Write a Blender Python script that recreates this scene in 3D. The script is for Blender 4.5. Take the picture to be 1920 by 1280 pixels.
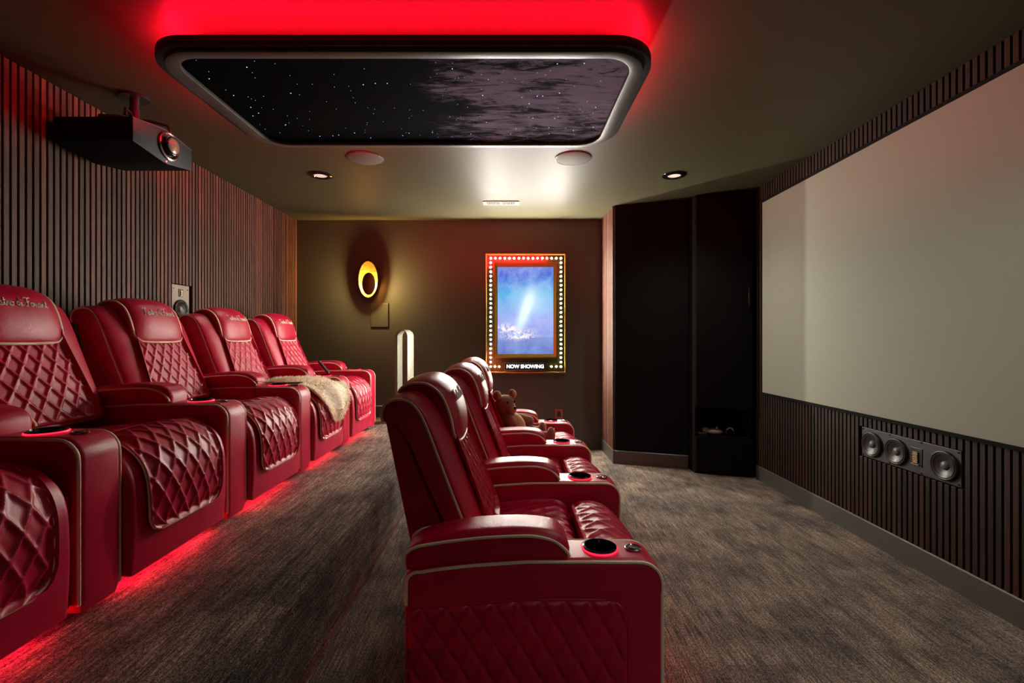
import bpy, bmesh, math, random
import numpy as np
from mathutils import Vector, Matrix

random.seed(7)
rng = np.random.default_rng(7)
for o in list(bpy.data.objects):
    bpy.data.objects.remove(o)
scene = bpy.context.scene
COL = scene.collection

# ------------------------------------------------------------------ camera, world, exposure
H = 2.55            # ceiling height
FAR = 5.17          # far wall
XL, XR = -2.37, 2.20
NEAR = -1.9         # wall behind the camera
PLAT = 0.357        # raised platform of the back row
cam_data = bpy.data.cameras.new('camera')
cam = bpy.data.objects.new('camera', cam_data)
COL.objects.link(cam)
cam.location = (0, 0, 1.235)
cam.rotation_euler = (math.radians(90), 0, 0)
cam_data.sensor_fit = 'HORIZONTAL'
cam_data.sensor_width = 36
cam_data.lens = 870 / 1920 * 36
cam_data.shift_x = 7 / 1920
cam_data.shift_y = -6 / 1920
cam_data.clip_start = 0.02
scene.camera = cam

world = bpy.data.worlds.new('world')
scene.world = world
world.use_nodes = True
world.node_tree.nodes['Background'].inputs[0].default_value = (0.002, 0.002, 0.002, 1)
world.node_tree.nodes['Background'].inputs[1].default_value = 1.0
vs = scene.view_settings
vs.view_transform = 'Standard'
vs.look = 'None'
vs.gamma = 1
vs.use_curve_mapping = False
vs.exposure = 0.0
scene.cycles.max_bounces = 8
scene.cycles.diffuse_bounces = 4
scene.cycles.glossy_bounces = 4
scene.cycles.sample_clamp_indirect = 4.0
scene.cycles.use_denoising = True

# light levels (the lamps themselves are built with their fixtures below)
BULB = 1800.0         # marquee bulbs
POSTER = 1.15         # backlit poster sheet
COVE = 240.0          # red strip above the ceiling panel
FLOOR_LED = 60.0     # red strips under the recliners
SCONCE = 115.0        # wall sconce lamp, watts
DOWN_FAR = 50.0      # ceiling downlights in view (dimmed)
FILL_MID = 30.0       # added fill downlight just out of view, brightens screen and floor
FILL_NEAR = 78.0      # added fill downlight behind the camera, brightens the front recliner side

# ------------------------------------------------------------------ materials
def mat(name, color=(.5, .5, .5), rough=.5, metal=0.0, spec=.5, coat=0.0, emit=None, es=0.0, sheen=0.0):
    m = bpy.data.materials.new(name)
    m.use_nodes = True
    b = m.node_tree.nodes['Principled BSDF']
    b.inputs['Base Color'].default_value = (*color, 1)
    b.inputs['Roughness'].default_value = rough
    b.inputs['Metallic'].default_value = metal
    b.inputs['Specular IOR Level'].default_value = spec
    b.inputs['Coat Weight'].default_value = coat
    b.inputs['Sheen Weight'].default_value = sheen
    if emit:
        b.inputs['Emission Color'].default_value = (*emit, 1)
        b.inputs['Emission Strength'].default_value = es
    return m

class NT:
    """small helper to wire shader nodes"""
    def __init__(s, m):
        s.t = m.node_tree
        s.b = m.node_tree.nodes['Principled BSDF']
    def n(s, kind, **kw):
        nd = s.t.nodes.new(kind)
        for k, v in kw.items():
            if k.startswith('_'):
                setattr(nd, k[1:], v)
            else:
                key = k.replace('__', ' ')
                nd.inputs[key].default_value = v
        return nd
    def l(s, a, b):
        s.t.links.new(a, b)
    def coords(s, scale=(1, 1, 1), kind='Object'):
        tc = s.n('ShaderNodeTexCoord')
        mp = s.n('ShaderNodeMapping')
        mp.inputs['Scale'].default_value = scale
        s.l(tc.outputs[kind], mp.inputs['Vector'])
        return mp.outputs[0]
    def noise(s, vec, scale, detail=4, rough=.6, dist=0):
        nd = s.n('ShaderNodeTexNoise')
        nd.inputs['Scale'].default_value = scale
        nd.inputs['Detail'].default_value = detail
        nd.inputs['Roughness'].default_value = rough
        nd.inputs['Distortion'].default_value = dist
        s.l(vec, nd.inputs['Vector'])
        return nd.outputs['Fac']
    def ramp(s, fac, stops):
        r = s.n('ShaderNodeValToRGB')
        cr = r.color_ramp
        while len(cr.elements) < len(stops):
            cr.elements.new(.5)
        for e, (p, c) in zip(cr.elements, stops):
            e.position = p
            e.color = (*c, 1) if len(c) == 3 else c
        s.l(fac, r.inputs['Fac'])
        return r.outputs['Color']
    def bump(s, height, strength=.3, dist=.002):
        bp = s.n('ShaderNodeBump')
        bp.inputs['Strength'].default_value = strength
        bp.inputs['Distance'].default_value = dist
        s.l(height, bp.inputs['Height'])
        s.l(bp.outputs[0], s.b.inputs['Normal'])
    def mix(s, fac, a, b, blend='MIX'):
        mx = s.n('ShaderNodeMix', _data_type='RGBA', _blend_type=blend)
        for sock, v in ((mx.inputs[0], fac), (mx.inputs[6], a), (mx.inputs[7], b)):
            if hasattr(v, 'is_linked') or hasattr(v, 'links'):
                s.l(v, sock)
            else:
                sock.default_value = v if isinstance(v, (int, float)) else (*v, 1)
        return mx.outputs[2]
    def math(s, op, a, b=0.0):
        m = s.n('ShaderNodeMath', _operation=op)
        for sock, v in ((m.inputs[0], a), (m.inputs[1], b)):
            if hasattr(v, 'links'):
                s.l(v, sock)
            else:
                sock.default_value = v
        return m.outputs[0]

M = {}
def leather(name, color, rough=.36):
    m = mat(name, color, rough, spec=.5)
    t = NT(m)
    v = t.coords()
    vor = t.n('ShaderNodeTexVoronoi')
    vor.inputs['Scale'].default_value = 620
    t.l(v, vor.inputs['Vector'])
    n1 = t.noise(v, 7, 3, .5)
    col = t.ramp(n1, [(.3, tuple(c * .86 for c in color)), (.7, tuple(min(1, c * 1.12) for c in color))])
    t.l(col, t.b.inputs['Base Color'])
    rr = t.ramp(t.noise(v, 11, 4, .6), [(.3, (rough - .05,) * 3), (.7, (rough + .08,) * 3)])
    t.l(rr, t.b.inputs['Roughness'])
    t.bump(t.math('ADD', vor.outputs['Distance'], t.math('MULTIPLY', t.noise(v, 24, 2, .5), 2.2)), .22, .0016)
    return m
M['leather'] = leather('red_leather', (.52, .0020, .042), .34)
M['leather_dark'] = leather('red_leather_shell', (.46, .0022, .033), .42)
M['piping'] = mat('cream_piping', (.88, .75, .53), .5)
M['thread'] = mat('cream_thread', (.85, .74, .58), .6)
M['black_plastic'] = mat('black_plastic', (.012, .012, .013), .35)
M['black_gloss'] = mat('black_gloss', (.006, .006, .007), .12)
M['black_matte'] = mat('black_matte', (.005, .005, .005), .85, spec=.1)
M['chrome'] = mat('dark_chrome', (.35, .33, .33), .2, 1.0)
M['glow_ring'] = mat('red_glow_ring', (.2, 0, 0), .4, emit=(1, .012, .04), es=3.0)
M['led'] = mat('red_led_strip', (.2, 0, 0), .4, emit=(1, .008, .045), es=FLOOR_LED)
M['cove'] = mat('red_cove_strip', (.2, 0, 0), .4, emit=(1, .003, .022), es=COVE)
M['gold'] = mat('brushed_gold', (.62, .42, .10), .28, 1.0)
M['gold_mirror'] = mat('gold_mirror', (.20, .16, .06), .13, 1.0)
M['bulb'] = mat('lit_bulb', (1, .9, .7), .3, emit=(1, .93, .81), es=BULB)
M['white_satin'] = mat('white_satin', (.26, .255, .19), .4)
M['baffle'] = mat('speaker_baffle', (.022, .023, .022), .45)
M['baffle_tan'] = mat('speaker_baffle_tan', (.30, .22, .16), .5)
M['cone'] = mat('speaker_cone', (.02, .02, .021), .38, spec=.6)
M['dust_cap'] = mat('speaker_dust_cap', (.09, .09, .085), .4)
M['dust_cap_tan'] = mat('dust_cap_tan', (.42, .32, .22), .4)
M['ribbon'] = mat('tweeter_ribbon', (.75, .48, .25), .3, .8)
M['steel'] = mat('brushed_steel', (.45, .43, .40), .3, 1.0)
M['copper'] = mat('copper_plate', (.42, .13, .075), .35, .4)

def wood(name, c0, c1, c2):
    m = mat(name, c1, .55, spec=.22)
    t = NT(m)
    oi = t.n('ShaderNodeObjectInfo')
    tc = t.n('ShaderNodeTexCoord')
    comb = t.n('ShaderNodeCombineXYZ')
    t.l(t.math('MULTIPLY', oi.outputs['Random'], 40.0), comb.inputs['Z'])
    vadd = t.n('ShaderNodeVectorMath', _operation='ADD')
    t.l(tc.outputs['Object'], vadd.inputs[0])
    t.l(comb.outputs[0], vadd.inputs[1])
    mp = t.n('ShaderNodeMapping')
    mp.inputs['Scale'].default_value = (38, 38, 1.6)
    t.l(vadd.outputs[0], mp.inputs['Vector'])
    g = t.noise(mp.outputs[0], 3.0, 6, .65, .4)
    col = t.ramp(g, [(.25, c0), (.5, c1), (.75, c2)])
    # every slat has its own tone
    rnd = t.ramp(oi.outputs['Random'], [(0, (.50, .46, .46)), (.35, (.95, .82, .74)), (.6, (.72, .72, .74)), (.85, (1.25, .95, .80)), (1, (1.5, 1.12, .95))])
    t.l(t.mix(1.0, col, rnd, 'MULTIPLY'), t.b.inputs['Base Color'])
    t.bump(g, .25, .001)
    return m
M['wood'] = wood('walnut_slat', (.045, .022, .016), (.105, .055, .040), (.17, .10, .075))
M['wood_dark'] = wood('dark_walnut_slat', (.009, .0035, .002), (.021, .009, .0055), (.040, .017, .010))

def paint(name, color, rough, bump=.06):
    m = mat(name, color, rough)
    t = NT(m)
    v = t.coords()
    n = t.noise(v, 260, 3, .6)
    t.bump(t.math('ADD', n, t.math('MULTIPLY', t.noise(v, 3, 2, .5), 1.5)), bump, .002)
    return m
M['wall'] = paint('dark_green_grey_paint', (.058, .066, .052), .42)
M['ceiling'] = paint('satin_ceiling_paint', (.062, .054, .030), .48, .05)
M['ceiling'].node_tree.nodes['Principled BSDF'].inputs['Specular IOR Level'].default_value = .15
M['base'] = paint('baseboard_paint', (.055, .055, .048), .4)
M['screen'] = paint('projection_screen_fabric', (.235, .240, .185), .75, .03)
M['frame'] = paint('panel_frame_paint', (.10, .095, .088), .4)
M['frame_dark'] = paint('panel_rim_paint', (.020, .018, .017), .45)

def carpet():
    m = mat('streaked_carpet', (.1, .08, .07), .95, spec=.1)
    t = NT(m)
    v1 = t.coords((150, 7.0, 150))
    v2 = t.coords((16, 1.6, 16))
    v3 = t.coords()
    lines = t.noise(v1, 1.0, 4, .65)
    bands = t.noise(v2, 1.0, 4, .6)
    blot = t.noise(v3, 3.4, 6, .66)
    fine = t.noise(v3, 330, 2, .6)
    grid = t.noise(t.coords((170, 90, 170)), 1.0, 2, .5)
    c1 = t.ramp(lines, [(.30, (.060, .050, .045)), (.5, (.180, .146, .122)), (.70, (.33, .28, .24))])
    c2 = t.ramp(bands, [(.3, (.66, .67, .70)), (.7, (1.22, 1.16, 1.08))])
    c3 = t.ramp(blot, [(.36, (.52, .54, .58)), (.60, (1.22, 1.18, 1.12))])
    c4 = t.ramp(fine, [(.36, (.30, .30, .31)), (.64, (1.65, 1.65, 1.65))])
    c5 = t.ramp(grid, [(.35, (.5, .5, .5)), (.65, (1.4, 1.4, 1.4))])
    c = t.mix(1.0, c1, c2, 'MULTIPLY')
    c = t.mix(1.0, c, c3, 'MULTIPLY')
    c = t.mix(1.0, c, c4, 'MULTIPLY')
    c = t.mix(1.0, c, c5, 'MULTIPLY')
    t.l(c, t.b.inputs['Base Color'])
    t.bump(t.math('ADD', fine, grid), .8, .004)
    return m
M['carpet'] = carpet()

# ------------------------------------------------------------------ mesh helpers
class MB:
    def __init__(s):
        s.v, s.f = [], []
    def add(s, verts, faces):
        k = len(s.v)
        s.v.extend([tuple(map(float, p)) for p in verts])
        s.f.extend([tuple(i + k for i in f) for f in faces])
        return s
    def box(s, x0, x1, y0, y1, z0, z1):
        return s.add([(x0, y0, z0), (x1, y0, z0), (x1, y1, z0), (x0, y1, z0), (x0, y0, z1), (x1, y0, z1), (x1, y1, z1), (x0, y1, z1)],
                     [(0, 3, 2, 1), (4, 5, 6, 7), (0, 1, 5, 4), (1, 2, 6, 5), (2, 3, 7, 6), (3, 0, 4, 7)])
    def rings(s, rings, closed=True, cap=True):
        """rings: equal-length point lists joined in order"""
        n = len(rings[0])
        vv = [p for r in rings for p in r]
        ff = []
        for i in range(len(rings) - 1):
            for j in range(n if closed else n - 1):
                a, b = i * n + j, i * n + (j + 1) % n
                ff.append((a, b, b + n, a + n))
        if cap and closed:
            ff.append(tuple(range(n - 1, -1, -1)))
            ff.append(tuple(range((len(rings) - 1) * n, len(rings) * n)))
        return s.add(vv, ff)
    def lathe(s, prof, axis='Z', n=24, center=(0, 0, 0), sx=1.0, sy=1.0, loop=False, open0=False):
        """prof: (radius, height) pairs; axis is the direction of height"""
        rr = []
        for r, h in prof:
            ring = []
            for k in range(n):
                a = 2 * math.pi * k / n
                u, w = r * math.cos(a) * sx, r * math.sin(a) * sy
                p = {'Z': (u, w, h), 'X': (h, u, w), 'Y': (w, h, u), '-Y': (u, -h, w), '-X': (-h, w, u), '-Z': (w, u, -h)}[axis]
                ring.append((p[0] + center[0], p[1] + center[1], p[2] + center[2]))
            rr.append(ring)
        if loop:
            return s.rings(rr + [rr[0]], cap=False)
        if open0:
            return s.rings(rr, cap=False)
        return s.rings(rr)
    def tube(s, path, r, n=8, closed=False):
        P = [Vector(p) for p in path]
        m = len(P)
        rr = []
        prev = None
        for i in range(m):
            if closed:
                t = P[(i + 1) % m] - P[i - 1]
            else:
                t = P[min(i + 1, m - 1)] - P[max(i - 1, 0)]
            if t.length < 1e-9:
                t = Vector((0, 0, 1))
            t.normalize()
            if prev is None:
                a = Vector((0, 0, 1)) if abs(t.z) < .9 else Vector((1, 0, 0))
            else:
                a = prev
            u = (a - t * a.dot(t))
            if u.length < 1e-6:
                u = Vector((1, 0, 0)) - t * t.x
            u.normalize()
            prev = u
            w = t.cross(u)
            rr.append([tuple(P[i] + u * (r * math.cos(2 * math.pi * k / n)) + w * (r * math.sin(2 * math.pi * k / n))) for k in range(n)])
        if closed:
            rr.append(rr[0])
            return s.rings(rr, cap=False)
        return s.rings(rr)
    def slab(s, prof, a0, a1, r=.02, axis='Y', seg=4):
        """closed 2-D outline swept along an axis, its two end edges rounded by r"""
        P = np.array(prof, float)
        area = .5 * np.sum(P[:, 0] * np.roll(P[:, 1], -1) - np.roll(P[:, 0], -1) * P[:, 1])
        if area < 0:
            P = P[::-1]
        nx = np.roll(P, -1, 0) - P
        nx /= np.linalg.norm(nx, axis=1)[:, None] + 1e-12
        nrm = np.stack([nx[:, 1], -nx[:, 0]], 1)
        vn = nrm + np.roll(nrm, 1, 0)
        d = np.einsum('ij,ij->i', vn, nrm)
        vn = vn / np.maximum(d, .6)[:, None]
        def ring(inset, a):
            q = P - vn * inset
            if axis == 'Y':
                return [(x, a, z) for x, z in q]
            if axis == 'X':
                return [(a, x, z) for x, z in q]
            return [(x, y, a) for x, y in q]
        rr = []
        for k in range(seg + 1):
            th = math.pi / 2 * k / seg
            rr.append(ring(r * (1 - math.sin(th)), a0 + r * (1 - math.cos(th))))
        for k in range(seg, -1, -1):
            th = math.pi / 2 * k / seg
            rr.append(ring(r * (1 - math.sin(th)), a1 - r * (1 - math.cos(th))))
        return s.rings(rr)
    def grid(s, fn, nu, nv, flip=False):
        vv = [fn(i / nu, j / nv) for i in range(nu + 1) for j in range(nv + 1)]
        ff = []
        for i in range(nu):
            for j in range(nv):
                a = i * (nv + 1) + j
                q = (a, a + nv + 1, a + nv + 2, a + 1)
                ff.append(q[::-1] if flip else q)
        return s.add(vv, ff)
    def mesh(s, name, material, smooth=True, angle=40, bevel=0.0):
        me = bpy.data.meshes.new(name)
        me.from_pydata(s.v, [], s.f)
        me.validate()
        bm = bmesh.new()
        bm.from_mesh(me)
        bmesh.ops.recalc_face_normals(bm, faces=bm.faces)
        if bevel:
            es = [e for e in bm.edges if len(e.link_faces) == 2 and e.calc_face_angle(0) > .6]
            bmesh.ops.bevel(bm, geom=es, offset=bevel, segments=2, affect='EDGES', profile=.5)
        for f in bm.faces:
            f.smooth = smooth
        if smooth:
            lim = math.radians(angle)
            for e in bm.edges:
                if len(e.link_faces) == 2 and e.calc_face_angle(0) > lim:
                    e.smooth = False
        bm.to_mesh(me)
        bm.free()
        me.materials.append(M[material] if isinstance(material, str) else material)
        return me

def link(name, me, parent=None, loc=(0, 0, 0), rz=0.0, **props):
    o = bpy.data.objects.new(name, me)
    COL.objects.link(o)
    o.location = loc
    o.rotation_euler = (0, 0, rz)
    if parent:
        o.parent = parent
    for k, v in props.items():
        o[k] = v
    return o
def thing(name, label, cat, loc=(0, 0, 0), rz=0.0, group=None):
    o = bpy.data.objects.new(name, None)
    COL.objects.link(o)
    o.empty_display_size = .1
    o.location = loc
    o.rotation_euler = (0, 0, rz)
    o['label'] = label
    o['category'] = cat
    if group:
        o['group'] = group
    return o
def struct(name, me, label=None, loc=(0, 0, 0)):
    o = link(name, me, None, loc)
    o['kind'] = 'structure'
    if label:
        o['label'] = label
        o['category'] = name.split('_')[0]
    return o

def interp(pts, n):
    """smooth open curve through 2-D or 3-D points, n samples by arc length"""
    P = np.array(pts, float)
    out = []
    m = len(P)
    for i in range(m - 1):
        p0, p1, p2, p3 = P[max(i - 1, 0)], P[i], P[i + 1], P[min(i + 2, m - 1)]
        for t in np.linspace(0, 1, 12, endpoint=False):
            out.append(.5 * ((2 * p1) + (-p0 + p2) * t + (2 * p0 - 5 * p1 + 4 * p2 - p3) * t * t + (-p0 + 3 * p1 - 3 * p2 + p3) * t ** 3))
    out.append(P[-1])
    out = np.array(out)
    d = np.concatenate([[0], np.cumsum(np.linalg.norm(np.diff(out, axis=0), axis=1))])
    q = np.linspace(0, d[-1], n)
    return np.stack([np.interp(q, d, out[:, k]) for k in range(P.shape[1])], 1)
def rrect(x0, x1, y0, y1, r, n=8):
    pts = []
    for cx, cy, a0 in ((x1 - r, y1 - r, 0), (x0 + r, y1 - r, 90), (x0 + r, y0 + r, 180), (x1 - r, y0 + r, 270)):
        for k in range(n + 1):
            a = math.radians(a0 + 90 * k / n)
            pts.append((cx + r * math.cos(a), cy + r * math.sin(a)))
    return pts
def sphere_verts(c, r, n=16, m=10):
    rr = []
    for i in range(1, m):
        th = math.pi * i / m
        rr.append([(c[0] + r[0] * math.sin(th) * math.cos(2 * math.pi * k / n), c[1] + r[1] * math.sin(th) * math.sin(2 * math.pi * k / n), c[2] + r[2] * math.cos(th)) for k in range(n)])
    return rr

# ------------------------------------------------------------------ the room
struct('floor', MB().box(XL, XR, NEAR, FAR, -.12, 0).mesh('floor', 'carpet', False), 'brown and grey streaked carpet in front of the screen')
edge = -.725
prof = [(XL, 0.0), (edge, 0.0)] + [(edge - .03 + .03 * math.cos(a), PLAT - .03 + .03 * math.sin(a)) for a in np.linspace(0, math.pi / 2, 7)] + [(XL, PLAT)]
struct('floor_platform', MB().slab(prof, NEAR, FAR, .001).mesh('floor_platform', 'carpet', True, 35), 'raised carpeted platform under the back row of recliners')
struct('ceiling', MB().box(XL - .1, XR + .1, NEAR - .1, FAR + .1, H, H + .1).mesh('ceiling', 'ceiling', False), 'satin olive grey ceiling')
struct('wall_far', MB().box(XL - .1, XR + .1, FAR, FAR + .1, -.12, H).mesh('wall_far', 'wall', False), 'dark green grey painted wall behind the lit poster')
struct('wall_near', MB().box(XL - .1, XR + .1, NEAR - .1, NEAR, -.12, H).mesh('wall_near', 'wall', False), 'dark painted wall behind the camera')
wl = struct('wall_left', MB().box(XL - .1, XL, NEAR, FAR, -.12, H).mesh('wall_left', 'black_matte', False), 'slatted wood wall behind the back row of recliners')
wr = struct('wall_right', MB().box(XR, XR + .1, NEAR, FAR, -.12, H).mesh('wall_right', 'black_matte', False), 'dark slatted wood wall around the projection screen')
cpoly = [(1.055, FAR), (1.055, 4.59), (1.70, 4.387), (1.70, FAR)]
wc = struct('wall_column', MB().slab(cpoly, 0, H, .0015, 'Z').mesh('wall_column', 'black_matte', False), 'black corner column with one wood slatted side')

SP, SW, ST = .035, .024, .018          # slat pitch, width, thickness
def slat_mesh(name, z0, z1, material):
    return MB().box(-ST / 2, ST / 2, -SW / 2, SW / 2, z0, z1).mesh(name, material, False, bevel=.0012)
def slat_wall(parent, x, ys, z0, z1, material, holes=()):
    cache = {}
    for y in ys:
        spans = [(z0, z1)]
        for (ya, yb, za, zb) in holes:
            if ya - SW / 2 < y < yb + SW / 2:
                spans = [(z0, za), (zb, z1)]
        for sp in spans:
            if sp not in cache:
                cache[sp] = slat_mesh('slat', sp[0], sp[1], material)
            link('slat', cache[sp], parent, (x, y, 0))
LSPK = (3.245, 3.43, 1.352, 1.622)     # left wall speaker: y0 y1 z0 z1
CSPK = (2.236, 2.874, .508, .693)      # centre speaker in the right wall
slat_wall(wl, XL + ST / 2, [FAR - .02 - SP * k for k in range(150)], PLAT + .002, H - .002, 'wood', [LSPK])
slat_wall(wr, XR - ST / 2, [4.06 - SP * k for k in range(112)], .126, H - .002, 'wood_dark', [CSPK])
for k in range(16):
    if k == 0:
        cs = slat_mesh('slat', .13, H - .002, 'wood')
    link('slat', cs, wc, (1.055 - ST / 2, FAR - .02 - SP * k, 0))
XLF, XRF = XL + ST, XR - ST            # slat front planes

def baseboard(name, p0, p1, h, z=0.0, th=.016, label=None):
    d = Vector((p1[0] - p0[0], p1[1] - p0[1], 0))
    L = d.length
    me = MB().slab([(0, z), (th, z), (th, z + h - .006), (th - .006, z + h), (0, z + h)], 0, L, .0008).mesh(name, 'base', True, 30)
    o = struct(name, me, label, (p0[0], p0[1], 0))
    o.rotation_euler[2] = math.atan2(d.y, d.x) - math.pi / 2
    return o
baseboard('baseboard_right', (XR, 4.08), (XR, NEAR), .125, th=.022, label='grey baseboard under the slatted screen wall').scale[0] = 1
baseboard('baseboard_far', (-.725, FAR), (1.055, FAR), .13, label='dark baseboard under the lit poster')
baseboard('baseboard_platform', (XL + ST, FAR), (-.75, FAR), .13, PLAT, label='dark baseboard on the platform by the far wall')
baseboard('baseboard_column', (1.055, FAR), (1.055, 4.578), .13, th=.022, label='grey baseboard under the slatted column side')
baseboard('baseboard_corner', (1.04, 4.595), (1.70, 4.387), .13, label='dark baseboard along the black corner wall')

# ------------------------------------------------------------------ projection screen
SX = XRF - .030
sy0, sy1, sz0, sz1 = 1.08, 3.93, .779, 2.382
scr = thing('projection_screen', 'large pale grey projection screen on the slatted wall', 'screen', (SX, (sy0 + sy1) / 2, sz0))
hw, hh = (sy1 - sy0) / 2, sz1 - sz0
link('screen_fabric', MB().box(0, .012, -hw, hw, 0, hh).mesh('screen_fabric', 'screen', False), scr)
bar = .022
for nm, b in (('frame_bar', (-hw - bar, hw + bar, -bar, 0)), ('frame_bar', (-hw - bar, hw + bar, hh, hh + bar)), ('frame_bar', (-hw - bar, -hw, 0, hh)), ('frame_bar', (hw, hw + bar, 0, hh))):
    link(nm, MB().box(-.003, .029, b[0], b[1], b[2], b[3]).mesh(nm, 'black_matte', False, bevel=.002), scr)

# ------------------------------------------------------------------ speakers
def driver(parent, name, c, r, face, cap='dust_cap'):
    """woofer: surround, cone and dust cap facing along +/-X"""
    ax = 'X' if face > 0 else '-X'
    dr = link(name, MB().lathe([(r, .0), (r, .008), (r * .96, .0135), (r * .90, .0145), (r * .85, .012), (r * .83, .004), (r * .83, .0)], ax, 32, loop=True).mesh('surround', 'black_plastic', True, 50), parent, c)
    link('cone', MB().lathe([(r * .84, .0105), (r * .81, .0145), (r * .76, .0145), (r * .72, .0115), (r * .60, .0085), (r * .45, .0045), (r * .30, .0010), (.001, .0008)], ax, 32, open0=True).mesh('cone', 'cone', True, 60), dr)
    link('dust_cap', MB().lathe([(r * .30, .0008), (r * .28, .0060), (r * .18, .0105), (.001, .0120)], ax, 24).mesh('dust_cap', cap, True, 60), dr)
def tweeter(parent, c, w, h, face):
    f = 1 if face > 0 else -1
    tw = link('tweeter', MB().box(-.001, .004, -w / 2, w / 2, -h / 2, h / 2).mesh('tweeter_frame', 'black_plastic', False, bevel=.0015), parent, c)
    link('ribbon', MB().box(f * .0045 - .0006, f * .0045 + .0006, -w * .2, w * .2, -h * .36, h * .3).mesh('ribbon', 'black_gloss', False), tw)
    for k in range(7):
        z = -h * .30 + k * h * .093
        link('ribbon_fin', MB().box(f * .007 - .0025, f * .007 + .0025, -w * .19, w * .19, z - h * .02, z + h * .02).mesh('ribbon_fin', 'ribbon', False), tw)
    link('tweeter_lip', MB().box(f * .006 - .004, f * .006 + .004, -w * .32, w * .32, -h * .44, -h * .38).mesh('tweeter_lip', 'steel', False), tw)
def screws(parent, pts, face):
    for (y, z) in pts:
        link('screw', MB().lathe([(.0045, 0), (.0045, .002), (.001, .0025)], 'X' if face > 0 else '-X', 10).mesh('screw', 'black_gloss', True), parent, (.0 if face > 0 else 0, y, z))

y0, y1, z0, z1 = CSPK
px = XRF + .006
cs_ = thing('center_speaker', 'long dark in-wall speaker with three woofers below the screen', 'speaker', (px, (y0 + y1) / 2, (z0 + z1) / 2))
W2, H2 = (y1 - y0) / 2 - .004, (z1 - z0) / 2 - .004
link('baffle', MB().box(0, .010, -W2, W2, -H2, H2).mesh('baffle', 'baffle', False, bevel=.002), cs_)
link('wall_box', MB().box(.0102, .0119, -W2, W2, -H2, H2).mesh('wall_box', 'black_matte', False), cs_)
yc = (y0 + y1) / 2
for yy in (2.787, 2.613, 2.323):
    driver(cs_, 'woofer', (0, yy - yc, -.003), .074, -1)
tweeter(cs_, (-.002, 2.486 - yc, 0), .072, .095, -1)
screws(cs_, [(s * (W2 - .012), t * (H2 - .01)) for s in (-1, 1) for t in (-1, 1)] + [(s, t * (H2 - .008)) for s in (-.1, .105) for t in (-1, 1)], -1)

y0, y1, z0, z1 = LSPK
ls_ = thing('wall_speaker', 'small tan in-wall speaker with one woofer on the slatted wall', 'speaker', (XLF - .008, (y0 + y1) / 2, (z0 + z1) / 2))
W2, H2 = (y1 - y0) / 2 - .005, (z1 - z0) / 2 - .005
link('baffle', MB().box(-.008, .004, -W2, W2, -H2, H2).mesh('baffle_tan', 'baffle_tan', False, bevel=.002), ls_)
driver(ls_, 'woofer', (.004, -.004, -.045), .070, 1, 'dust_cap_tan')
tweeter(ls_, (.003, 0, .073), .046, .056, 1)
screws(ls_, [(s * (W2 - .016), t * (H2 - .03)) for s in (-1, 1) for t in (-1, 1)], 1)
for o in ls_.children:
    if o.name.startswith('screw'):
        o.location.x = .004

# ------------------------------------------------------------------ ceiling star panel with red cove light
ZB = 2.41
X0, X1, Y0, Y1 = -1.538, .633, 1.886, 2.872
pan = thing('star_ceiling_panel', 'dark starry ceiling panel with grey frame and red glow above', 'ceiling panel', ((X0 + X1) / 2, (Y0 + Y1) / 2, ZB))
cx, cy = (X0 + X1) / 2, (Y0 + Y1) / 2
def R(x0, x1, y0, y1, r, n=10):
    return [(x - cx, y - cy) for x, y in rrect(x0, x1, y0, y1, r, n)]
def ringmesh(name, outer, inner, za, zb, material, ang=30):
    m = MB()
    n = len(outer)
    vv = [(x, y, za) for x, y in outer] + [(x, y, za) for x, y in inner] + [(x, y, zb) for x, y in outer] + [(x, y, zb) for x, y in inner]
    ff = []
    for k in range(n):
        j = (k + 1) % n
        ff += [(k, j, n + j, n + k), (2 * n + k, 3 * n + k, 3 * n + j, 2 * n + j), (k, 2 * n + k, 2 * n + j, j), (n + k, n + j, 3 * n + j, 3 * n + k)]
    m.add(vv, ff)
    return m.mesh(name, material, True, ang, bevel=.003)
outer_hi = R(X0, X1, Y0, Y1, .20)
outer_lo = R(X0 + .035, X1 - .035, Y0 + .02, Y1 - .012, .18)
inner = R(-1.436, .537, 1.953, 2.824, .12)
link('outer_rim', ringmesh('outer_rim', outer_hi, R(X0 + .09, X1 - .09, Y0 + .065, Y1 - .045, .14), .016, .060, 'frame_dark'), pan)
link('inner_frame', ringmesh('inner_frame', outer_lo, inner, 0.0, .020, 'frame'), pan)
link('deck', MB().slab(R(X0 + .03, X1 - .03, Y0 + .03, Y1 - .03, .17), .0605, .066, .001, 'Z').mesh('deck', 'frame_dark', False), pan)
link('upper_body', MB().slab(R(X0 + .14, X1 - .14, Y0 + .14, Y1 - .14, .1),   .0662, .1385, .001, 'Z').mesh('upper_body', 'black_matte', False), pan)
sky = mat('star_print', (.01, .01, .015), .9, spec=.03)
t = NT(sky)
v = t.coords((1, 2.6, 1))
n1 = t.noise(v, 1.7, 8, .68, .5)
n2 = t.noise(t.coords((3.2, 14, 3)), 1.6, 9, .75, 1.2)
sp = t.n('ShaderNodeSeparateXYZ')
tc = t.n('ShaderNodeTexCoord')
t.l(tc.outputs['Object'], sp.inputs[0])
gx = t.n('ShaderNodeMapRange')
gx.inputs['From Min'].default_value = -1.05
gx.inputs['From Max'].default_value = .35
t.l(sp.outputs['X'], gx.inputs['Value'])
msk = t.math('MULTIPLY', t.math('ADD', t.math('MULTIPLY', n1, .55), t.math('MULTIPLY', n2, .65)), gx.outputs[0])
col = t.ramp(msk, [(.50, (.001, .001, .002)), (.545, (.05, .042, .066)), (.60, (.20, .16, .24)), (.88, (.36, .30, .38))])
t.l(col, t.b.inputs['Base Color'])
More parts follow.
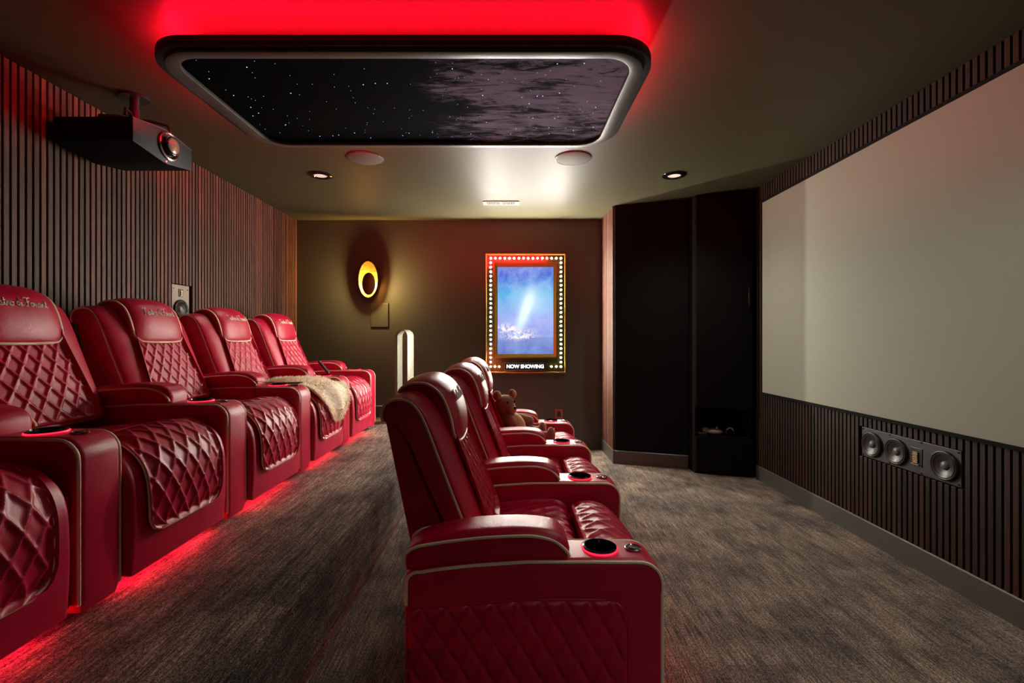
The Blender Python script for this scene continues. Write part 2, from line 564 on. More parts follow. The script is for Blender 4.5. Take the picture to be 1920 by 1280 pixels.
link('star_print', MB().slab(R(-1.447, .542, 1.9515, 2.8265, .11), .0205, .030, .001, 'Z').mesh('star_print', sky, False), pan)
sm = MB()
for k in range(150):
    x, y = rng.uniform(-1.40, .49), rng.uniform(1.98, 2.80)
    r = .0013 if k % 4 else .0022
    for ring in (sphere_verts((x - cx, y - cy, .0205), (r, r, r), 6, 4),):
        sm.rings(ring)
link('stars', sm.mesh('stars', mat('star_point', (.2, .3, .6), .4, emit=(.25, .42, 1), es=3.5), False), pan, kind='stuff', label='pin-point blue white star lights')
strip = [(x, y, .0755) for x, y in R(X0 + .045, X1 - .045, Y0 + .045, Y1 - .045, .15)]
link('cove_light', MB().tube(strip, .006, 8, closed=True).mesh('cove_light', 'cove', True), pan, label='red light strip hidden above the panel edge')

# ------------------------------------------------------------------ ceiling fittings
def ceiling_speaker(x, y, label):
    c = thing('ceiling_speaker', label, 'speaker', (x, y, H), 0, 'round ceiling speakers')
    link('grille', MB().lathe([(.127, 0), (.127, .006), (.121, .009), (.001, .010)], '-Z', 40).mesh('grille', mat('speaker_grille', (.09, .062, .052), .7), True, 30), c)
    link('rim', MB().lathe([(.1275, 0), (.1315, 0), (.1315, .006), (.1275, .008)], '-Z', 40, loop=True).mesh('rim', 'base', True, 30), c)
ceiling_speaker(-1.043, 3.385, 'round flush ceiling speaker above the back row side')
ceiling_speaker(.475, 3.385, 'round flush ceiling speaker nearer the projection screen')

M['lens'] = mat('downlight_lens', (.6, .5, .45), .4, emit=(1, .72, .58), es=.55)
def downlight(x, y, watts, label, color=(1, .90, .80)):
    d = thing('downlight', label, 'downlight', (x, y, H), 0, 'recessed downlights')
    link('trim_ring', MB().lathe([(.052, .002), (.056, .012), (.085, .010), (.094, .004), (.094, 0)], '-Z', 36, loop=True).mesh('trim_ring', 'black_gloss', True, 40), d)
    link('lens', MB().lathe([(.051, .0), (.051, .004), (.001, .005)], '-Z', 30).mesh('lens', 'lens', True, 40), d)
    L = bpy.data.lights.new('downlight_lamp', 'SPOT')
    L.energy = watts
    L.color = color
    L.spot_size = math.radians(125)
    L.spot_blend = .9
    L.shadow_soft_size = .05
    lo = bpy.data.objects.new('downlight_lamp', L)
    COL.objects.link(lo)
    lo.parent = d
    lo.location = (0, 0, -.03)
downlight(-1.513, 3.74, DOWN_FAR * .5, 'black rimmed downlight over the far back row recliners')
downlight(1.337, 3.74, DOWN_FAR, 'black rimmed downlight over the open floor near the screen')
downlight(1.34, 1.65, FILL_MID, 'added black rimmed fill downlight out of view, lighting the middle of the screen', (1, .95, .84))
downlight(1.34, -.55, FILL_NEAR, 'added black rimmed fill downlight behind the camera on the screen side', (1, .95, .87))

vt = thing('air_vent', 'pale metal ceiling air vent above the lit poster', 'vent', (-.07, 4.50, H))
link('vent_plate', MB().slab(rrect(-.175, .175, -.06, .06, .004, 2), -.008, 0, .002, 'Z').mesh('vent_plate', mat('vent_plate', (.13, .115, .08), .5), False), vt)
for s in (-1, 1):
    link('vent_opening', MB().box(s * .073 - .066, s * .073 + .066, -.035, .035, -.0095, -.008).mesh('vent_opening', 'black_matte', False), vt)
    for k in range(11):
        link('louver', MB().box(s * .073 - .060 + k * .012 - .0028, s * .073 - .060 + k * .012 + .0028, -.034, .034, -.0125, -.0095).mesh('louver', bpy.data.materials['vent_plate'], False), vt)

# ------------------------------------------------------------------ projector on its ceiling mount
pj = thing('projector', 'black ceiling mounted projector with angled front and copper lens', 'projector', (-1.904, 2.5675, 2.30))
hexa = [(2.346, 2.355), (2.346, 2.236), (2.56, 2.206), (2.60, 2.208), (2.789, 2.241), (2.789, 2.363), (2.60, 2.393), (2.56, 2.392)]
hexa = [(y - 2.5675, z - 2.30) for y, z in hexa]
link('body', MB().slab(hexa, -.40, 0, .006, 'X').mesh('projector_body', 'black_matte', True, 30), pj)
fr = [(y * .985, z * .97) for y, z in hexa]
link('front_panel', MB().slab(fr, -.002, .004, .001, 'X').mesh('front_panel', mat('projector_front', (.010, .020, .028), .35), True, 30), pj)
link('front_trim', MB().tube([(.003, y * .995, z * .985) for y, z in hexa], .0018, 6, True).mesh('front_trim', mat('trim_grey', (.12, .13, .14), .35), True), pj)
lens = link('lens_ring', MB().lathe([(.078, .002), (.078, .010), (.070, .014), (.060, .008), (.058, .003)], 'X', 36, loop=True).mesh('lens_ring', mat('lens_ring', (.40, .27, .25), .25, .9), True, 40), pj, (.002, .028, .008))
link('lens_barrel', MB().lathe([(.052, .0), (.052, .030), (.047, .034), (.046, .034)], 'X', 36).mesh('lens_barrel', 'black_gloss', True, 40), lens)
link('lens_glass', MB().lathe([(.046, .031), (.035, .036), (.018, .039), (.001, .040)], 'X', 36).mesh('lens_glass', mat('lens_glass', (.50, .27, .19), .22, .3), True, 60), lens)
link('indicator_light', MB().lathe([(.004, .004), (.004, .007), (.001, .008)], 'X', 12).mesh('indicator_light', mat('red_indicator', (.3, 0, 0), .3, emit=(1, .05, .12), es=6.0), True), pj, (0, .01, -.083))
mt = link('ceiling_mount', MB().lathe([(.026, .100), (.026, .185)], 'Z', 20).lathe([(.07, .240), (.07, .25)], 'Z', 24).lathe([(.022, .18), (.022, .245)], 'Z', 16).mesh('mount_post', mat('mount_metal', (.05, .05, .055), .3, .7), True, 40), pj, (-.14, -.03, 0))
for a in (25, 115, 205, 295):
    c, s = math.cos(math.radians(a)), math.sin(math.radians(a))
    link('mount_arm', MB().tube([(0, 0, .125), (c * .07, s * .07, .135), (c * .15, s * .15, .125), (c * .16, s * .16, .088)], .008, 8).mesh('mount_arm', bpy.data.materials['mount_metal'], True), mt)
link('tilt_bracket', MB().box(-.10, .02, -.012, .012, .118, .126).box(-.10, -.02, -.05, .05, .104, .110).mesh('tilt_bracket', 'steel', False, bevel=.001), mt)

# ------------------------------------------------------------------ marquee poster
PY = FAR - .05
po = thing('poster_frame', 'gold framed lit poster with marquee bulbs on the far wall', 'poster frame', (.1915, FAR, .852))
SC = 5.12 / 870
def pxz(x, z):      # local x, z on the poster front from the measured layout
    return ((x - 985.5) * SC, (699 - z) * SC)
W2 = (1061 - 910) / 2 * SC
HT = (699 - 475) * SC
link('backboard', MB().box(-W2, W2, -.030, -.002, 0, HT).mesh('backboard', 'gold_mirror', False), po)
t_ = .010
def ring4(x0, x1, z0, z1, w, ya, yb):
    m = MB()
    m.box(x0, x1, ya, yb, z0, z0 + w).box(x0, x1, ya, yb, z1 - w, z1).box(x0, x0 + w, ya, yb, z0 + w, z1 - w).box(x1 - w, x1, ya, yb, z0 + w, z1 - w)
    return m
link('outer_rim', ring4(-W2, W2, 0, HT, .012, -.056, -.0005).mesh('outer_rim', 'gold', False), po)
a, b = pxz(925.2, 671), pxz(1044.7, 491.5)
fr_ = link('inner_frame', ring4(a[0], b[0], a[1], b[1], .012, -.058, -.031).mesh('inner_frame', 'gold', False), po)
pa, pb = pxz(933, 663.5), pxz(1037.8, 500)
mm = MB()
o4 = [(a[0] + .012, a[1] + .012), (b[0] - .012, a[1] + .012), (b[0] - .012, b[1] - .012), (a[0] + .012, b[1] - .012)]
i4 = [(pa[0], pa[1]), (pb[0], pa[1]), (pb[0], pb[1]), (pa[0], pb[1])]
mm.add([(x, -.056, z) for x, z in o4] + [(x, -.036, z) for x, z in i4], [(0, 1, 5, 4), (1, 2, 6, 5), (2, 3, 7, 6), (3, 0, 4, 7)])
link('bevelled_mat', mm.mesh('bevelled_mat', 'gold', False), fr_)
# generic blue film poster, lit from behind
pm = mat('lit_poster_print', (.1, .2, .5), .4)
t = NT(pm)
tc = t.n('ShaderNodeTexCoord')
gen = tc.outputs['Generated']
sp = t.n('ShaderNodeSeparateXYZ')
t.l(gen, sp.inputs[0])
gx, gz = sp.outputs['X'], sp.outputs['Z']
def blob(x, z, rx, rz, pw=1.0):
    d = t.math('ADD', t.math('POWER', t.math('DIVIDE', t.math('SUBTRACT', gx, x), rx), 2.0), t.math('POWER', t.math('DIVIDE', t.math('SUBTRACT', gz, z), rz), 2.0))
    return t.math('EXPONENT', t.math('MULTIPLY', d, -1.0))
mp = t.n('ShaderNodeMapping')
mp.inputs['Scale'].default_value = (4, 1, 6)
t.l(gen, mp.inputs['Vector'])
cloud = t.noise(mp.outputs[0], 1.2, 6, .6, .6)
base = t.ramp(gz, [(0, (.06, .09, .42)), (.18, (.16, .20, .55)), (.36, (.30, .30, .72)), (.52, (.14, .32, .70)), (.68, (.04, .36, .66)), (.86, (.02, .14, .58)), (1, (.05, .10, .52))])
base = t.mix(t.math('MULTIPLY', t.ramp(cloud, [(.35, (0, 0, 0)), (.7, (1, 1, 1))]), .55), base, (.25, .52, .85))
diag = t.math('ADD', gx, t.math('MULTIPLY', gz, -.55))
beam = t.math('EXPONENT', t.math('MULTIPLY', t.math('POWER', t.math('DIVIDE', t.math('SUBTRACT', diag, .22), .10), 2.0), -1.0))
glow = t.math('MINIMUM', t.math('ADD', t.math('MULTIPLY', t.math('MULTIPLY', beam, blob(.5, .45, .5, .24)), .85), t.math('MULTIPLY', blob(.62, .60, .30, .16), .45)), 1.0)
base = t.mix(glow, base, (.62, .92, 1.0))
mp2 = t.n('ShaderNodeMapping')
mp2.inputs['Scale'].default_value = (9, 1, 12)
t.l(gen, mp2.inputs['Vector'])
flame_n = t.noise(mp2.outputs[0], 1.6, 6, .7, 1.2)
fl = t.math('MULTIPLY', t.ramp(flame_n, [(.45, (0, 0, 0)), (.58, (1, 1, 1))]), t.math('MINIMUM', t.math('ADD', blob(.38, .22, .26, .05), blob(.12, .30, .18, .04)), 1.0))
base = t.mix(t.math('MINIMUM', t.math('MULTIPLY', fl, 1.2), 1.0), base, (1.0, .97, .92))
hill = t.math('MULTIPLY', t.math('LESS_THAN', gz, t.math('ADD', .16, t.math('MULTIPLY', gx, .04))), .35)
base = t.mix(hill, base, (.12, .16, .42))
t.l(base, t.b.inputs['Emission Color'])
t.b.inputs['Emission Strength'].default_value = POSTER
t.l(base, t.b.inputs['Base Color'])
link('poster_sheet', MB().box(pa[0], pb[0], -.0355, -.0315, pa[1], pb[1]).mesh('poster_sheet', pm, False), po, label='glowing blue and white film poster sheet')
# bulbs
bulb_me = MB().rings(sphere_verts((0, 0, 0), (.0086, .0086, .0086), 12, 8)).mesh('bulb', 'bulb', True, 80)
sock_me = MB().lathe([(.012, 0), (.012, .010), (.009, .012)], '-Y', 12).mesh('socket', 'gold', True, 40)
bp = []
xs = np.linspace(920, 1051.9, 16)
zs = np.linspace(483.7, 687, 25)
bp += [(x, 483.7) for x in xs]
for z in zs[1:]:
    bp += [(920, z), (1051.9, z)]
bp += [(928, 687), (936, 687), (1034, 687), (1043, 687)]
for (x, z) in bp:
    lx, lz = pxz(x, z)
    bo = link('bulb', bulb_me, po, (lx, -.050, lz))
    link('bulb_socket', sock_me, bo, (0, .020, 0))
sa, sb = pxz(946, 693.6), pxz(1023.3, 680)
sg = link('sign_box', MB().box(sa[0], sb[0], -.062, -.030, sa[1], sb[1]).mesh('sign_box', mat('sign_face', (.01, .02, .035), .35), False, bevel=.002), po)
link('sign_border', ring4(sa[0], sb[0], sa[1], sb[1], .0035, -.064, -.0618).mesh('sign_border', 'steel', False), sg)
cu = bpy.data.curves.new('now_showing', 'FONT')
cu.body = 'NOW SHOWING'
cu.align_x, cu.align_y = 'CENTER', 'CENTER'
cu.size = .066
cu.offset = .0022
cu.extrude = .0015
cu.space_character = .98
tmp = bpy.data.objects.new('tmp_text', cu)
COL.objects.link(tmp)
bpy.context.view_layer.update()
me = bpy.data.meshes.new_from_object(tmp.evaluated_get(bpy.context.evaluated_depsgraph_get()))
bpy.data.objects.remove(tmp)
me.materials.clear()
me.materials.append(mat('lit_letters', (.9, .95, 1), .4, emit=(.85, .95, 1), es=2.2))
lt = link('sign_lettering', me, sg, ((sa[0] + sb[0]) / 2, -.0645, (sa[1] + sb[1]) / 2), label='white letters NOW SHOWING')
lt.rotation_euler = (math.pi / 2, 0, 0)
wdt = max(v.co.x for v in me.vertices) - min(v.co.x for v in me.vertices)
lt.scale = ((sb[0] - sa[0]) * .9 / wdt,) * 3

# ------------------------------------------------------------------ wall sconce
scn = thing('wall_sconce', 'gold oval wall sconce with warm light on the far wall', 'wall lamp', (-1.54, FAR, 1.883))
def oval_dish(w, h, depth, yc, n=40, m=8):
    mb = MB()
    rr = []
    for i in range(m, 0, -1):
        q = i / m
        rr.append([(w / 2 * q * math.cos(2 * math.pi * k / n), yc - depth * q * q, h / 2 * q * math.sin(2 * math.pi * k / n)) for k in range(n)])
    back = [[(x * .985, y + .005, z * .99) for x, y, z in r] for r in rr]
    return mb.rings(list(reversed(rr)) + back, cap=True)
M['gold_leaf'] = mat('gold_leaf', (.62, .40, .05), .42, .85)
tg = NT(M['gold_leaf'])
nv = tg.noise(tg.coords(), 40, 5, .7)
tg.l(tg.ramp(nv, [(.3, (.09, .045, .005)), (.7, (.24, .15, .02))]), tg.b.inputs['Base Color'])
link('reflector_dish', oval_dish(.208, .397, .038, -.035).mesh('reflector_dish', 'gold_leaf', True, 50), scn)
shield = link('front_shield', oval_dish(.148, .245, .024, 0).mesh('front_shield', mat('bronze_shield', (.16, .075, .02), .45, .6), True, 50), scn, (.018, -.134, -.054))
shield.rotation_euler = (0, 0, math.pi)
link('wall_mount', MB().lathe([(.045, 0), (.045, .03), (.03, .034)], '-Y', 24).mesh('wall_mount', 'gold', True, 40), scn)
link('shield_stem', MB().tube([(0, -.03, -.06), (.012, -.128, -.060)], .006, 8).mesh('shield_stem', 'gold', True), scn)
L = bpy.data.lights.new('sconce_lamp', 'POINT')
L.energy = SCONCE
L.color = (1, .60, .22)
L.shadow_soft_size = .025
lo = bpy.data.objects.new('sconce_lamp', L)
COL.objects.link(lo)
lo.parent = scn
lo.location = (.014, -.104, -.060)

pn = thing('wall_access_panel', 'small square painted access panel below the sconce', 'wall panel', (-1.4325, FAR, 1.36))
link('cover', MB().box(-.0975, .0975, -.007, -.0005, 0, .266).mesh('cover', 'wall', False, bevel=.0025), pn)
link('shadow_gap', MB().box(-.101, .101, -.0035, -.0004, -.0035, .2695).mesh('shadow_gap', 'black_matte', False), pn)

ot = thing('wall_outlet', 'copper framed outlet low on the far wall', 'outlet', (.563, FAR, .393))
link('cover_plate', ring4(-.041, .041, -.052, .052, .019, -.008, -.0005).mesh('cover_plate', 'copper', False, bevel=.001), ot)
link('outlet_insert', MB().box(-.023, .023, -.035, .035, -.006, -.001).mesh('outlet_insert', 'black_plastic', False), ot)

# ------------------------------------------------------------------ loop-shaped tower fan
fn = thing('tower_fan', 'cream loop shaped tower fan standing by the far wall', 'fan', (-1.09, 4.88, PLAT), math.radians(-21))
LW, LD, LT, LH = .074, .06, .008, .968
def loop_path(w, z0, z1, n=14):
    pts = [(w, z0 + w)]
    pts += [(w * math.cos(a), z1 - w + w * math.sin(a)) for a in np.linspace(0, math.pi, n)]
    pts += [(-w, z0 + w)]
    pts += [(w * math.cos(a), z0 + w + w * math.sin(a)) for a in np.linspace(math.pi, 2 * math.pi, n)[1:-1]]
    return pts
po_, pi_ = loop_path(LW, .20, LH), loop_path(LW - LT, .20 + LT, LH - LT)
m = MB()
n = len(po_)
vv = [(x, -LD, z) for x, z in po_] + [(x, -LD, z) for x, z in pi_] + [(x, LD, z) for x, z in po_] + [(x, LD, z) for x, z in pi_]
ff = []
for k in range(n):
    j = (k + 1) % n
    ff += [(k, j, n + j, n + k), (2 * n + k, 3 * n + k, 3 * n + j, 2 * n + j), (k, 2 * n + k, 2 * n + j, j), (n + k, n + j, 3 * n + j, 3 * n + k)]
m.add(vv, ff)
link('air_loop', m.mesh('air_loop', 'white_satin', True, 40, bevel=.002), fn)
link('front_edge', MB().tube([(x * .985, -LD, z) for x, z in po_], .0035, 6, True).mesh('front_edge', mat('rose_edge', (.30, .16, .12), .4), True), fn)
link('base_column', MB().lathe([(.085, 0), (.085, .012), (.062, .02), (.060, .205), (.05, .213)], 'Z', 32).mesh('base_column', 'white_satin', True, 40), fn)

# ------------------------------------------------------------------ black corner cabinet with a shelf of gadgets
def V(u, d=0.0):    # along the angled front
    return (1.712 + u * .953 + d * .0, 4.240 - u * .3025 + d)
cab = thing('corner_cabinet', 'tall black corner cabinet with an open lower shelf', 'cabinet', (1.712, 4.24, 0))
UW = .47
def prism(u0, u1, d0, d1, z0, z1):
    q = [V(u0, d0), V(u1, d0), V(u1, d1), V(u0, d1)]
    return MB().slab([(x - 1.712, y - 4.24) for x, y in q], z0, z1, .001, 'Z')
link('upper_body', prism(0, UW, .02, .62, .60, H - .01).mesh('upper_body', 'black_matte', False), cab)
link('lower_body', prism(0, UW, .02, .62, 0, .345).mesh('lower_body', 'black_matte', False), cab)
link('side_panel', prism(0, .018, .02, .62, .346, .599).mesh('side_panel', 'black_matte', False), cab)
link('side_panel', prism(UW - .018, UW, .02, .62, .346, .599).mesh('side_panel', 'black_matte', False), cab)
link('back_panel', prism(.02, UW - .02, .60, .62, .346, .599).mesh('back_panel', 'black_matte', False), cab)
dr = link('door', prism(.004, UW - .004, 0, .018, .605, H - .02).mesh('door', 'black_matte', False), cab)
link('handle', MB().tube([(x - 1.712, y - 4.24, z) for (x, y, z) in [(*V(UW - .04, -.001), 1.5), (*V(UW - .04, -.022), 1.51), (*V(UW - .04, -.022), 1.69), (*V(UW - .04, -.001), 1.70)]], .004, 8).mesh('handle', 'chrome', True), dr)
link('drawer', prism(.004, UW - .004, 0, .018, .02, .335).mesh('drawer', 'black_matte', False), cab)

gx_, gy_ = V(.20, .10)
g1 = thing('game_controller', 'pale pink and grey gadget lying on the dark cabinet shelf', 'gadget', (gx_, gy_, .3455), math.radians(-15))
link('grip_body', MB().rings(sphere_verts((0, 0, .030), (.075, .040, .028), 20, 12)).mesh('grip_body', mat('pale_shell', (.34, .23, .21), .5), True, 80), g1)
link('side_wing', MB().rings(sphere_verts((-.075, .01, .036), (.035, .03, .030), 16, 10)).mesh('side_wing', mat('grey_shell', (.30, .28, .24), .5), True, 80), g1)
link('thumb_stick', MB().lathe([(.012, .052), (.012, .070), (.016, .074), (.001, .076)], 'Z', 16).mesh('thumb_stick', mat('grey_stick', (.3, .3, .27), .5), True, 40), g1, (.02, 0, 0))
gx_, gy_ = V(.33, .10)
g2 = thing('headset', 'black headset with white arched band on the dark shelf', 'headset', (gx_, gy_, .3455), math.radians(-15))
arc = [(.035 * math.cos(a) , 0, .012 + .060 * math.sin(a)) for a in np.linspace(0, math.pi, 14)]
link('head_band', MB().tube(arc, .006, 8).mesh('head_band', mat('white_band', (.6, .6, .56), .4), True), g2)
for s in (-1, 1):
    link('ear_cup', MB().lathe([(.022, -.008), (.026, 0), (.022, .010), (.001, .011)], 'X', 20).mesh('ear_cup', 'black_plastic', True, 40), g2, (s * .033, 0, .027))
gx_, gy_ = V(.09, .09)
g3 = thing('remote_dock', 'small black dock with two silver strips on the shelf', 'gadget', (gx_, gy_, .3455), math.radians(-15))
link('dock_body', MB().box(-.045, .045, -.02, .02, 0, .022).mesh('dock_body', 'black_plastic', False, bevel=.003), g3)
for k in range(2):
    link('silver_strip', MB().box(-.035, .035, -.0215, -.0195, .006 + k * .008, .009 + k * .008).mesh('silver_strip', 'steel', False), g3)

# ------------------------------------------------------------------ recliner (local: x forward, y across from the near arm, z up)
AW, PITCH = .155, .75
SY0, SY1 = AW, PITCH                    # seat span
def quilt(u, v, a=.071, b=.124):
    s, t = u / a + v / b, u / a - v / b
    ds, dt = abs(s - round(s)) * 2, abs(t - round(t)) * 2
    return (1 - (1 - ds) ** 5.0) * (1 - (1 - dt) ** 5.0)
def padded(fn, L, W, h=.008, step=.0048, edge=.03, sink=.012, a=.071, b=.124, corner=0.0):
    """quilted sheet over fn(u, v) -> point; u along the length L, v across the width W"""
    nu, nv = int(L / step), int(W / step)
    m = MB()
    def P(i, j):
        return np.array(fn(i, j))
    vv = []
    for i in range(nu + 1):
        for j in range(nv + 1):
            u, v = i / nu, j / nv
            p = P(u, v)
            e = 1e-3
            du = P(min(u + e, 1), v) - P(max(u - e, 0), v)
            dv = P(u, min(v + e, 1)) - P(u, max(v - e, 0))
            nrm = np.cross(dv, du)
            nrm /= np.linalg.norm(nrm) + 1e-12
            de = min(u * L, (1 - u) * L, v * W, (1 - v) * W)
            k = min(1, de / edge)
            k = 1 - (1 - k) ** 3
            vv.append(tuple(p + nrm * (h * quilt((v - .5) * W, u * L, a, b) * k - sink * (1 - k))))
    ff = []
    for i in range(nu):
        for j in range(nv):
            q = i * (nv + 1) + j
            ff.append((q, q + 1, q + nv + 2, q + nv + 1))
    return m.add(vv, ff)

PROTO = []          # (part name, mesh, parent part index or None, location)
def part(name, me, parent=None, loc=(0, 0, 0), label=None):
    PROTO.append((name, me, parent, loc, label))
    return len(PROTO) - 1

# arm ------------------------------------------------------------
def arc2(cx, cz, r, a0, a1, n=7):
    return [(cx + r * math.cos(math.radians(a)), cz + r * math.sin(math.radians(a))) for a in np.linspace(a0, a1, n)]
arm_prof = [(-.262, .03), (.505, .03), (.515, .06)] + arc2(.443, .502, .072, 0, 90, 10) + [(.30, .575), (.10, .575), (-.05, .565), (-.17, .552)] + arc2(-.222, .505, .040, 80, 180, 6)
arm_me = MB().slab(arm_prof, 0, AW, .022, seg=5).mesh('arm', 'leather', True, 50)
# bore the cup well into the arm
CUPX, CUPY = .336, .079
t_arm = bpy.data.objects.new('t_arm', arm_me)
t_cut = bpy.data.objects.new('t_cut', MB().lathe([(.0505, .505), (.0505, .62)], 'Z', 32, (CUPX, CUPY, 0)).mesh('t_cut', 'leather', False))
for o in (t_arm, t_cut):
    COL.objects.link(o)
bo_ = t_arm.modifiers.new('bore', 'BOOLEAN')
bo_.operation, bo_.object, bo_.solver = 'DIFFERENCE', t_cut, 'EXACT'
bpy.context.view_layer.update()
arm_me = bpy.data.meshes.new_from_object(t_arm.evaluated_get(bpy.context.evaluated_depsgraph_get()))
arm_me.name = 'arm'
for o in (t_arm, t_cut):
    bpy.data.objects.remove(o)
pp = [(x, z) for x, z in arm_prof[2:]]
pp = pp + [(-.262, .44)]
def resample(pts, n):
    P = np.array(pts, float)
    d = np.concatenate([[0], np.cumsum(np.linalg.norm(np.diff(P, axis=0), axis=1))])
    q = np.linspace(0, d[-1], n)
    return np.stack([np.interp(q, d, P[:, k]) for k in range(P.shape[1])], 1)
pp = resample(pp, 110)
def offset_path(path, d):
    P = np.array(path)
    t = np.gradient(P, axis=0)
    t /= np.linalg.norm(t, axis=1)[:, None]
    return P + np.stack([t[:, 1], -t[:, 0]], 1) * d
pp = offset_path(pp, -.007)
pipe_me = [MB().tube([(x, y, z) for x, z in pp], .0055, 6).mesh('arm_piping', 'piping', True, 60) for y in (.0035, AW - .0035)]
# arm cushion
cu_bot = [(-.262, .532), (-.05, .552), (.232, .562)]
cu_top = [(.236, .600), (.222, .632), (.19, .652), (.13, .662), (.05, .664), (-.08, .655), (-.19, .632), (-.245, .605), (-.266, .575)]
cu_prof = cu_bot + [tuple(p) for p in interp(cu_top, 22)]
cush_me = MB().slab(cu_prof, .006, AW - .006, .030, seg=6).mesh('arm_cushion', 'leather', True, 60)
cp = [(-.264, .552), (-.262, .585), (-.235, .606), (-.19, .617), (-.05, .636), (.08, .643), (.14, .640), (.19, .626), (.225, .596), (.232, .582)]
cp = interp(cp, 50)
cpipe_me = [MB().tube([(x, y, z) for x, z in cp], .0052, 6).mesh('cushion_piping', 'piping', True, 60) for y in (.010, AW - .010)]
# cup holder
cup_me = MB().lathe([(.053, .005), (.053, .008), (.047, .010), (.0455, .006), (.044, -.02), (.043, -.064), (.001, -.064)], 'Z', 32, open0=True).mesh('cup_holder', 'black_gloss', True, 45)
glow_me = MB().lathe([(.0530, .0), (.0560, .0), (.0555, .0035), (.0535, .0045)], 'Z', 32, loop=True).mesh('glow_ring', 'glow_ring', True, 45)
btn_me = MB().lathe([(.026, 0), (.026, .005), (.022, .007), (.020, .004), (.017, .004), (.013, .008), (.001, .009)], 'Z', 24).mesh('control_button', 'chrome', True, 40)
CUPX, CUPY = .336, .079
def add_arm(y):
    a = part('arm', arm_me, None, (0, y, 0))
    for k in (0, 1):
        part('piping', pipe_me[k], a)
    c = part('arm_cushion', cush_me, None, (0, y, 0))
    for k in (0, 1):
        part('piping', cpipe_me[k], c)
    h = part('cup_holder', cup_me, None, (CUPX, y + CUPY, .576))
    part('glow_ring', glow_me, h)
    part('control_button', btn_me, None, (CUPX + .105, y + CUPY, .573))
add_arm(0.0)
# seat base, seat cushion -----------------------------------------
part('seat_base', MB().slab([(-.28, .06), (.49, .06), (.49, .40), (.30, .43), (-.25, .43)], SY0 + .002, SY1 - .002, .01).mesh('seat_base', 'leather_dark', True, 40))
seat_prof = interp([(-.10, .475), (.02, .492), (.15, .505), (.25, .505), (.295, .49), (.315, .455), (.318, .42)], 60)
def seat_fn(u, v):
    q = u * 59
    i = min(int(q), 58)
    p = seat_prof[i] + (seat_prof[i + 1] - seat_prof[i]) * (q - i)
    w = (v - .5) * 2
    return (p[0], SY0 + .006 + v * (SY1 - SY0 - .012), p[1] - .018 * w ** 4)
part('seat_cushion', padded(seat_fn, .50, SY1 - SY0, .008, .0052).mesh('seat_cushion', 'leather', True, 80))
# footrest -------------------------------------------------------
FY0, FY1 = SY0 + .006, SY1 - .045
foot_prof = [(.325, .44)] + [tuple(p) for p in interp([(.325, .475), (.345, .500), (.40, .508), (.455, .490), (.505, .445), (.530, .385), (.538, .30), (.538, .18), (.530, .06)], 40)] + [(.36, .06)]
fr_i = part('footrest', MB().slab(foot_prof, FY0, FY1, .022, seg=5).mesh('footrest', 'leather', True, 50))
pad_c = interp([(.335, .500), (.36, .514), (.41, .517), (.465, .497), (.515, .450), (.542, .388), (.550, .30), (.549, .185)], 80)
PY0, PY1 = FY0 + .072, FY1 - .072
def pad_fn(u, v):
    q = u * 79
    i = min(int(q), 78)
    p = pad_c[i] + (pad_c[i + 1] - pad_c[i]) * (q - i)
    # lower corners rounded, top a little wider
    k = max(0.0, (u - .86) / .14)
    wid = (PY1 - PY0) / 2 * (1 + .06 * (1 - u)) - .05 * (1 - math.sqrt(max(0, 1 - k * k)))
    w = (v - .5) * 2
    bul = .022 * (1 - w ** 4) * (1 - u ** 5)
    t = pad_c[min(i + 1, 79)] - pad_c[i]
    t = t / (np.linalg.norm(t) + 1e-9)
    return (p[0] - t[1] * bul, (PY0 + PY1) / 2 + w * wid, p[1] + t[0] * bul)
part('quilted_pad', padded(pad_fn, .50, PY1 - PY0, .009, .0050, .022, .010).mesh('quilted_pad', 'leather', True, 80), fr_i)
edgep = [pad_fn(u, 0) for u in np.linspace(.12, 1, 40)] + [(.5485, pad_fn(1, v)[1], .180) for v in np.linspace(.04, .96, 16)] + [pad_fn(u, 1) for u in np.linspace(1, .12, 40)]
part('piping', MB().tube(edgep, .0055, 6).mesh('footrest_piping', 'piping', True, 60), fr_i)
part('led_strip', MB().box(.44, .455, FY0 + .03, FY1 - .03, .046, .056).mesh('led_strip', 'led', False), None, (0, 0, 0), 'red light strip under the footrest')
# back -------------------------------------------------------------
edge_c = [(-.368, .958), (-.372, .985), (-.358, 1.018), (-.318, 1.032), (-.277, 1.022), (-.246, .987), (-.221, .935), (-.181, .831), (-.137, .716), (-.097, .614), (-.065, .53)]
front_c = [(-.368, .965), (-.372, .995), (-.352, 1.035), (-.305, 1.052), (-.252, 1.042), (-.208, 1.000), (-.172, .940), (-.128, .835), (-.078, .716), (-.034, .610), (.000, .520)]
rear_c = [(-.10, .52), (-.16, .62), (-.225, .76), (-.275, .88), (-.318, .945)]
NB = 60
EC, FC = interp(edge_c, NB), interp(front_c, NB)
RC = np.array(rear_c)
def back_ring(y):
    w = abs((y - (SY0 + SY1) / 2) / ((SY1 - SY0) / 2))
    g = max(0.0, 1 - w ** 3.2) ** .55
    f = EC + (FC - EC) * g
    return [(x, y, z) for x, z in f] + [(x, y, z) for x, z in RC]
ys = [(SY0 + SY1) / 2 + (SY1 - SY0 - .012) / 2 * math.sin(a) for a in np.linspace(-math.pi / 2, math.pi / 2, 33)]
bk_i = part('back_cushion', MB().rings([back_ring(y) for y in ys]).mesh('back_cushion', 'leather', True, 60))
for y in (ys[0] + .002, ys[-1] - .002):
    part('piping', MB().tube([(x, y, z) for x, z in EC], .0056, 6).mesh('back_piping', 'piping', True, 60), bk_i)
